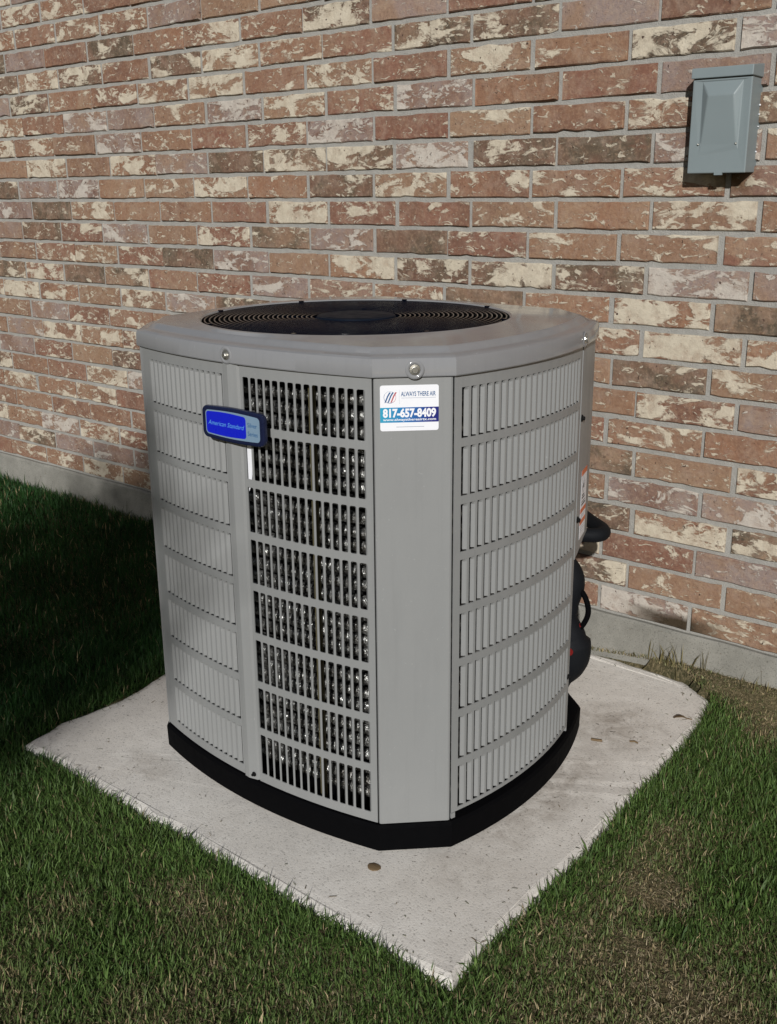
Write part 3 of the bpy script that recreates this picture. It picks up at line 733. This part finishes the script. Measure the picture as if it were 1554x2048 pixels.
# ------------------------------------------------------------------ refrigerant lines and power whip at the rear corner
m_ = MB(); m_.tube(bez([(-1.19,-.37,.336), (-1.130,-.375,.338), (-1.084,-.362,.340), (-1.074,-.335,.339), (-1.095,-.30,.337), (-1.17,-.24,.335), (-1.30,-.12,.33), (-1.38,.02,.33)], 8), .0165, 14)
tag(obj('insulated_pipe', m_.make('insulated_pipe'), M['foam'], None, True), 'short black insulated pipe elbow sticking out beside the warning label', 'pipe')
sl_ = empty('suction_line', (-1.11, -.37, PADZ)); tag(sl_, 'thick black insulated pipe bulging behind the unit down to the slab', 'pipe')
m_ = MB(); m_.tube(bez([(-1.20,-.41,.27), (-1.15,-.385,.262), (-1.124,-.38,.225), (-1.135,-.385,.17), (-1.135,-.39,.13), (-1.112,-.385,.085), (-1.118,-.38,.03), (-1.16,-.37,-.02), (-1.19,-.34,-.075), (-1.22,-.26,-.09)], 8),
                   [.030]*9 + [.032]*16 + [.034]*16 + [.043]*16 + [.04]*16, 16)
obj('insulation', m_.make('insulation'), M['foam'], sl_, True)
m_ = MB(); m_.lathe([(0,0), (.008,0), (.009,.003), (.009,.012), (.007,.015), (0,.015)], (-1.100,-.43,.074), (1,-.4,.1), 14); obj('valve_cap', m_.make('valve_cap'), M['redpl'], sl_)
wh = empty('power_whip', (-1.08, -.38, .15)); tag(wh, 'thin black cable looping out from behind the unit with reddish print', 'cable')
m_ = MB(); m_.tube(bez([(-1.16,-.40,.235), (-1.118,-.385,.222), (-1.090,-.38,.200), (-1.0765,-.38,.166), (-1.083,-.38,.135), (-1.103,-.385,.107), (-1.15,-.39,.08)], 8), .0065, 10); obj('sheath', m_.make('sheath'), M['black'], wh, True)
for i in range(4):
    t0 = Vector((-1.0905,-.3815,.1235)).lerp(Vector((-1.1035,-.386,.1060)), i/4); m_ = MB(); m_.tube([t0, t0+Vector((-.0022,-.0006,-.003))], .0068, 10); obj('print_mark', m_.make('print_mark'), M['redpl'], wh)

# ------------------------------------------------------------------ switch box on the wall
bx0, bx1, bz0, bz1, bd_ = -1.056, -.921, 1.122, 1.343, .060
sb = empty('disconnect_box', ((bx0+bx1)/2, 0, bz0)); tag(sb, 'grey metal electrical disconnect box with embossed cover mounted on the bricks', 'electrical box')
m_ = MB(); m_.box((bx0+.004, -bd_+.006, bz0+.001), (bx1-.003, .012, bz1-.018)); bevel(m_.make('x'), .001); obj('case', bevel(m_.make('case'), .0015), M['box'], sb)
cy = -bd_
# cover with a raised trapezoid: bold slope on top, fading out downwards
o_ = [(bx0+.0005, bz0), (bx1-.0015, bz0), (bx1-.0015, bz1-.026), (bx0+.0005, bz1-.026)]
f_ = [(-1.029, 1.178), (-.946, 1.178), (-.944, 1.305), (-1.031, 1.305)]           # foot of the emboss
t_ = [(-1.028, 1.183), (-.951, 1.183), (-.957, 1.283), (-1.015, 1.283)]           # its face
h_ = [.0008, .0008, .0105, .0105]
Vq = [(x, cy, z) for x, z in o_] + [(x, cy, z) for x, z in f_] + [(x, cy-h, z) for (x, z), h in zip(t_, h_)] + [(x, cy+.012, z) for x, z in o_]
Fq = []
for i in range(4):
    k = (i+1) % 4; Fq += [(i, k, 4+k, 4+i), (4+i, 4+k, 8+k, 8+i), (12+i, 12+k, k, i)]
Fq += [(8,9,10,11), (15,14,13,12)]
obj('cover', bevel(mesh('cover', Vq, Fq), .0030, 3), M['box'], sb)
m_ = MB(); m_.hexa([(bx0-.002,-bd_-.006,bz1-.024), (bx1+.001,-bd_-.006,bz1-.024), (bx1+.001,.011,bz1-.026), (bx0-.002,.011,bz1-.026),
                    (bx0-.002,-bd_-.005,bz1-.003), (bx1+.001,-bd_-.005,bz1-.003), (bx1+.001,.011,bz1+.004), (bx0-.002,.011,bz1+.004)])
obj('rain_cap', bevel(m_.make('rain_cap'), .002, 2), M['box'], sb)
for x in (-1.0335, -.9475):
    m_ = MB(); m_.lathe([(0, .0035), (.0018, .003), (.0026, .001), (.0027, 0)], (x, cy, 1.183), (0,-1,0), 10); obj('rivet', m_.make('rivet'), M['screw'], sb, True)
m_ = MB(); m_.box((-.992, cy-.0008, bz0-.004), (-.974, cy+.004, bz0+.003)); obj('latch_tab', m_.make('latch_tab'), M['box'], sb)
for z, q in ((1.262, .0022), (1.243, .0018), (1.166, .002), (1.218, .0016)):
    m_ = MB(); m_.lathe([(0, q), (q*.8, q*.7), (q*1.1, 0), (0, -q)], (bx1-.002, -.006, z), (1,-.4,.2), 8); obj('sealant_bead', m_.make('sealant_bead'), M['white'], sb, True)

# ------------------------------------------------------------------ litter on the slab
def leaf(x, y, L, W, rot):
    Vq = []; Fq = []; n = 7
    for i in range(n):
        t = i/(n-1); wd = W*math.sin(math.pi*min(1, t*1.05+.02))**.8; zz = PADZ+.003+.004*math.sin(t*3)
        for s_ in (-1, 0, 1):
            a = (t-.5)*L; b = s_*wd/2; Vq.append((x+a*math.cos(rot)-b*math.sin(rot), y+a*math.sin(rot)+b*math.cos(rot), zz+.0025*abs(s_)))
    for i in range(n-1):
        for k in range(2): Fq.append((i*3+k, i*3+k+1, i*3+k+4, i*3+k+3))
    o_ = obj('dry_leaf', mesh('dry_leaf', Vq, Fq), M['leaf'], None, True); md = o_.modifiers.new('thick', 'SOLIDIFY'); md.thickness = .0008; return o_
lf = leaf(-.895, -.239, .030, .013, .55)
m_ = MB(); tip = Vector((-.895+.014*math.cos(.55), -.239+.014*math.sin(.55), PADZ+.0045)); m_.tube([tip, tip+Vector((.012, .005, -.001))], .0011, 6); obj('stalk', m_.make('stalk'), M['leaf'], lf)
tag(lf, 'small curled brown leaf lying on the slab near its right edge', 'leaf')
def twig(pts, r_, label):
    m_ = MB(); m_.tube([(x, y, PADZ+r_*.8+dz) for x, y, dz in pts], r_, 6)
    tag(obj('twig', m_.make('twig'), M['leaf']), label, 'twig', 'debris on the slab')
twig([(-1.012,-.455,0), (-.998,-.452,.001), (-.990,-.446,0)], .0028, 'tiny dark twig on the slab right behind the base corner')
twig([(-.940,-.408,0), (-.930,-.403,.001), (-.922,-.404,0)], .0020, 'tiny dark twig on the slab between the leaf and the unit')
bm = bmesh.new(); bmesh.ops.create_icosphere(bm, subdivisions=2, radius=.013)
for v in bm.verts: v.co = Vector((v.co.x*1.05, v.co.y*.9, v.co.z*.22)) * (1+.25*(random.random()-.5)) + Vector((-1.097, -1.127, PADZ+.0008))
me = bpy.data.meshes.new('pebble'); bm.to_mesh(me); bm.free()
tag(obj('dirt_crumb', me, M['leaf']), 'small flat brown dirt crumb on the slab in front of the corner panel', 'dirt')

# ------------------------------------------------------------------ lawn
def lushness(x, y):
    L = .78 + .34*(vnoise(x+20, y+20, 2.6)-.5) + .55*(vnoise(x+31, y+12, 6.5)-.5) + .4*(vnoise(x+3, y+2, 15)-.5)
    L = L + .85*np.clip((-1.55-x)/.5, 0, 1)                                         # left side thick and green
    d = polydist(x, y, PAD); L = L + .42*np.exp(-(d/.07)**2)                        # watered fringe along the slab
    for cx, cy, r_, a in ((-.655,-.84,.055,-1.0), (-.62,-.99,.05,-.9), (-.49,-1.06,.10,-.6), (-.95,-1.42,.07,-.35), (-.70,-.40,.14,.55), (-.56,-.72,.10,.5), (-1.75,-1.40,.2,.45), (-1.45,-1.58,.20,.30), (-1.15,-1.55,.14,.2), (-.58,-.92,.05,.35)):
        L = L + a*np.exp(-((x-cx)**2+(y-cy)**2)/r_**2)
    L = L - 1.1*np.exp(-(np.minimum(y, 0)/.11)**2)*np.clip((x+1.45)/.25, 0, 1)       # dry litter at the foundation on the right
    L = L - .8*np.exp(-(np.minimum(y, 0)/.07)**2)*np.clip((-1.9-x)/.2, 0, 1)
    L = L - .7*np.exp(-((x+2.06)**2/.03**2 + (y+.85)**2/.30**2))
    return np.clip(L, 0, 1.25)
def blades(N, box, keep, hmul, wmul, lean0, lean1, colfn, seed):
    g = np.random.default_rng(seed); x = g.uniform(box[0], box[1], N); y = g.uniform(box[2], box[3], N)
    m = ~inpoly(x, y, pd) & (y < -.006); x, y = x[m], y[m]
    L = lushness(x, y); m = g.random(len(x)) < keep(x, y, L); x, y, L = x[m], y[m], L[m]; n = len(x)
    z = ground_z(x, y); h = hmul(L, g.random(n), x, y); wd = wmul*(.7+.7*g.random(n))
    az = g.uniform(0, 2*np.pi, n); le = lean0 + (lean1-lean0)*g.random(n)**1.3
    dx, dy = np.cos(az), np.sin(az); fa = az + np.pi/2 + g.normal(0, .5, n); sx, sy = np.cos(fa)*wd/2, np.sin(fa)*wd/2
    le2 = le*1.55
    mx, my, mz = x+dx*h*.52*np.sin(le), y+dy*h*.52*np.sin(le), z+h*.52*np.cos(le)
    tx, ty, tz = mx+dx*h*.48*np.sin(np.minimum(le2, 1.75)), my+dy*h*.48*np.sin(np.minimum(le2, 1.75)), mz+h*.48*np.cos(np.minimum(le2, 1.75))
    tz = np.maximum(tz, z+.002); ty = np.minimum(ty, -.014); my = np.minimum(my, -.013)
    V = np.zeros((n, 5, 3)); z0 = z-.004
    V[:, 0] = np.stack([x-sx, y-sy, z0], 1); V[:, 1] = np.stack([x+sx, y+sy, z0], 1)
    V[:, 2] = np.stack([mx-sx*.85, my-sy*.85, mz], 1); V[:, 3] = np.stack([mx+sx*.85, my+sy*.85, mz], 1); V[:, 4] = np.stack([tx, ty, tz], 1)
    return V, colfn(L, g, n, x, y)
def green(L, g, n, x, y):
    t = g.random((n, 1)); Lc = np.clip(L, 0, 1)[:, None]
    dull = np.array([.135,.155,.060])*(1-t) + np.array([.20,.195,.095])*t; lush = np.array([.052,.105,.022])*(1-t) + np.array([.125,.195,.052])*t
    left_shade = np.clip((-1.7-x)/.5, 0, 1)[:, None]; lush = lush*(1-left_shade) + left_shade*np.array([.020,.062,.014])*(.8+.5*t)  # left blades deeper green, further darkened in colour for the shade there
    c = dull*(1-Lc) + lush*Lc
    dry = g.random(n) < .42*np.clip(1.1-L, 0, 1)+.03; c[dry] = (np.array([.34,.27,.15])*(.6+.6*g.random((n, 1))))[dry]
    return c*(.6+.85*g.random((n, 1)))
def strawc(L, g, n, x, y):
    t = g.random((n, 1)); return (np.array([.52,.44,.29])*(1-t) + np.array([.27,.205,.12])*t)*(.6+.7*g.random((n, 1)))
def build(name, parts, mat):
    V = np.concatenate([p_[0] for p_ in parts]); cl = np.concatenate([p_[1] for p_ in parts]); n = len(V)
    me = bpy.data.meshes.new(name); me.vertices.add(n*5); me.vertices.foreach_set('co', V.ravel())
    idx = (np.arange(n)[:, None]*5 + np.array([0,1,3,2,2,3,4])).ravel().astype(np.int32)
    me.loops.add(n*7); me.loops.foreach_set('vertex_index', idx); me.polygons.add(n*2)
    st_ = (np.arange(n)[:, None]*7 + np.array([0, 4])).ravel().astype(np.int32); me.polygons.foreach_set('loop_start', st_)
    at = me.attributes.new('blade_col', 'FLOAT_COLOR', 'POINT')
    at.data.foreach_set('color', np.repeat(np.concatenate([np.clip(cl, 0, 1), np.ones((n, 1))], 1), 5, axis=0).ravel().astype(np.float32))
    me.update(calc_edges=True); me.validate(); return obj(name, me, mat)
hg = lambda L, r_, x, y: (.009+.0135*np.clip(L, 0, 1.2))*(.45+.9*r_**1.5) + .012*np.clip((-1.6-x)/.5, 0, 1)*r_
kp = lambda x, y, L: np.clip(.35+.75*L, 0, 1)
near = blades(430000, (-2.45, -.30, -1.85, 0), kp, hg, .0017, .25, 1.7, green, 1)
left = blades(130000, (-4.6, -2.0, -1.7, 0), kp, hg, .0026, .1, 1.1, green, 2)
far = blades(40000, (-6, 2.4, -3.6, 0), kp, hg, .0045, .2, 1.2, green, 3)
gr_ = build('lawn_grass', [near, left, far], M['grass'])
tag(gr_, 'short green lawn grass around the slab, patchy with straw on the right', 'grass', kind='stuff')
ks = lambda x, y, L: np.clip(1.1-.85*L, .12, 1)
hs = lambda L, r_, x, y: .008+.020*r_
s1 = blades(100000, (-2.45, -.30, -1.85, 0), ks, hs, .0013, 1.15, 1.65, strawc, 5); s2 = blades(14000, (-4.6, -1.9, -1.5, 0), ks, hs, .0022, 1.15, 1.65, strawc, 6)
tag(build('dry_straw', [s1, s2], M['straw']), 'tan dry clippings and thatch lying in the thin parts of the lawn', 'straw', kind='stuff')
# clippings blown onto the slab
g = np.random.default_rng(77); x = g.uniform(-2.1, -.78, 9000); y = g.uniform(-1.33, -.05, 9000)
d_ = polydist(x, y, pd); ac_in = (np.abs(x-AX) < .45) & (np.abs(y-AY) < .40)
m = inpoly(x, y, pd) & ~ac_in & (g.random(9000) < .30*np.exp(-d_/.035)+.012); x, y = x[m], y[m]; n = len(x)
az = g.uniform(0, 2*np.pi, n); L_ = .004+.012*g.random(n)**2; wd = .0009+.0010*g.random(n); ex, ey = np.cos(az)*L_/2, np.sin(az)*L_/2; sx, sy = -np.sin(az)*wd/2, np.cos(az)*wd/2; z = PADZ+.0016
Vc = np.stack([np.stack([x-ex-sx, y-ey-sy, 0*x+z], 1), np.stack([x-ex+sx, y-ey+sy, 0*x+z], 1), np.stack([x+ex*.5-sx, y+ey*.5-sy, 0*x+z+.001], 1), np.stack([x+ex*.5+sx, y+ey*.5+sy, 0*x+z+.001], 1), np.stack([x+ex, y+ey, 0*x+z], 1)], 1)
cc = np.where(g.random((n, 1)) < .5, np.array([[.16,.12,.07]]), np.array([[.09,.10,.04]]))*(.5+.9*g.random((n, 1)))
tag(build('grass_clippings', [(Vc, cc)], M['straw']), 'tiny dry clippings scattered over the margins of the slab', 'clippings', kind='stuff')
# taller weeds against the foundation
hw = lambda L, r_, x, y: .025+.05*r_
wd_ = blades(260, (-1.22, -.70, -.055, -.012), lambda x, y, L: np.exp(-((x+1.04)/.05)**2)+np.exp(-((x+.93)/.02)**2)*.8+.06, hw, .0030, .05, .75, lambda L, g, n, x, y: np.array([.20,.17,.08])*(.5+.8*g.random((n, 1))), 8)
wl_ = blades(500, (-4.4, -1.9, -.05, -.012), lambda x, y, L: .35+0*x, hw, .0032, .05, .7, lambda L, g, n, x, y: np.array([.05,.085,.03])*(.5+.8*g.random((n, 1))), 9)
tag(build('weeds', [wd_, wl_], M['grass']), 'thin weeds standing along the foot of the foundation', 'weeds', kind='stuff')

# ------------------------------------------------------------------ unseen tree added behind the photographer to shade the lawn left of the unit
TX, TY = 1.36, -7.23
tree = empty('added_shade_tree', (TX, TY, -.13)); tag(tree, 'small flat-crowned tree added unseen behind the viewer to shade the left lawn', 'tree')
g = np.random.default_rng(21)
m_ = MB(); m_.tube(bez([(TX,TY,-.16), (TX+.03,TY,.9), (TX-.04,TY+.05,2.0), (TX,TY,2.9)], 6), list(np.linspace(.055, .03, 19)), 10); obj('trunk', m_.make('trunk'), M['bark'], tree, True)
for i in range(9):
    a = 2*math.pi*i/9 + .3; L_ = .75+.25*g.random(); b0 = Vector((TX, TY, 2.55+.3*g.random())); m_ = MB()
    m_.tube(bez([b0, b0+Vector((math.cos(a)*L_*.5, math.sin(a)*L_*.5, .45)), b0+Vector((math.cos(a)*L_, math.sin(a)*L_, .75))], 5), list(np.linspace(.02, .006, 11)), 6); obj('branch', m_.make('branch'), M['bark'], tree, True)
N = 2700; u = g.normal(0, 1, (N, 3)); u /= np.linalg.norm(u, axis=1)[:, None]; u *= (g.random(N)**.45)[:, None]
ctr = np.array([TX, TY, 3.42]) + u*np.array([.78, .78, .50]); lf0 = g.normal(0, 1, (N, 3)); lf0 /= np.linalg.norm(lf0, axis=1)[:, None]
lf1 = np.cross(lf0, g.normal(0, 1, (N, 3))); lf1 /= np.linalg.norm(lf1, axis=1)[:, None]; sz = .030+.025*g.random((N, 1))
Vt = np.stack([ctr-lf0*sz, ctr+lf1*sz*.45, ctr+lf0*sz, ctr-lf1*sz*.45], 1).reshape(-1, 3)
tag(obj('crown', mesh('crown', Vt, [(4*i, 4*i+1, 4*i+2, 4*i+3) for i in range(N)]), M['foliage'], tree), kind='stuff')
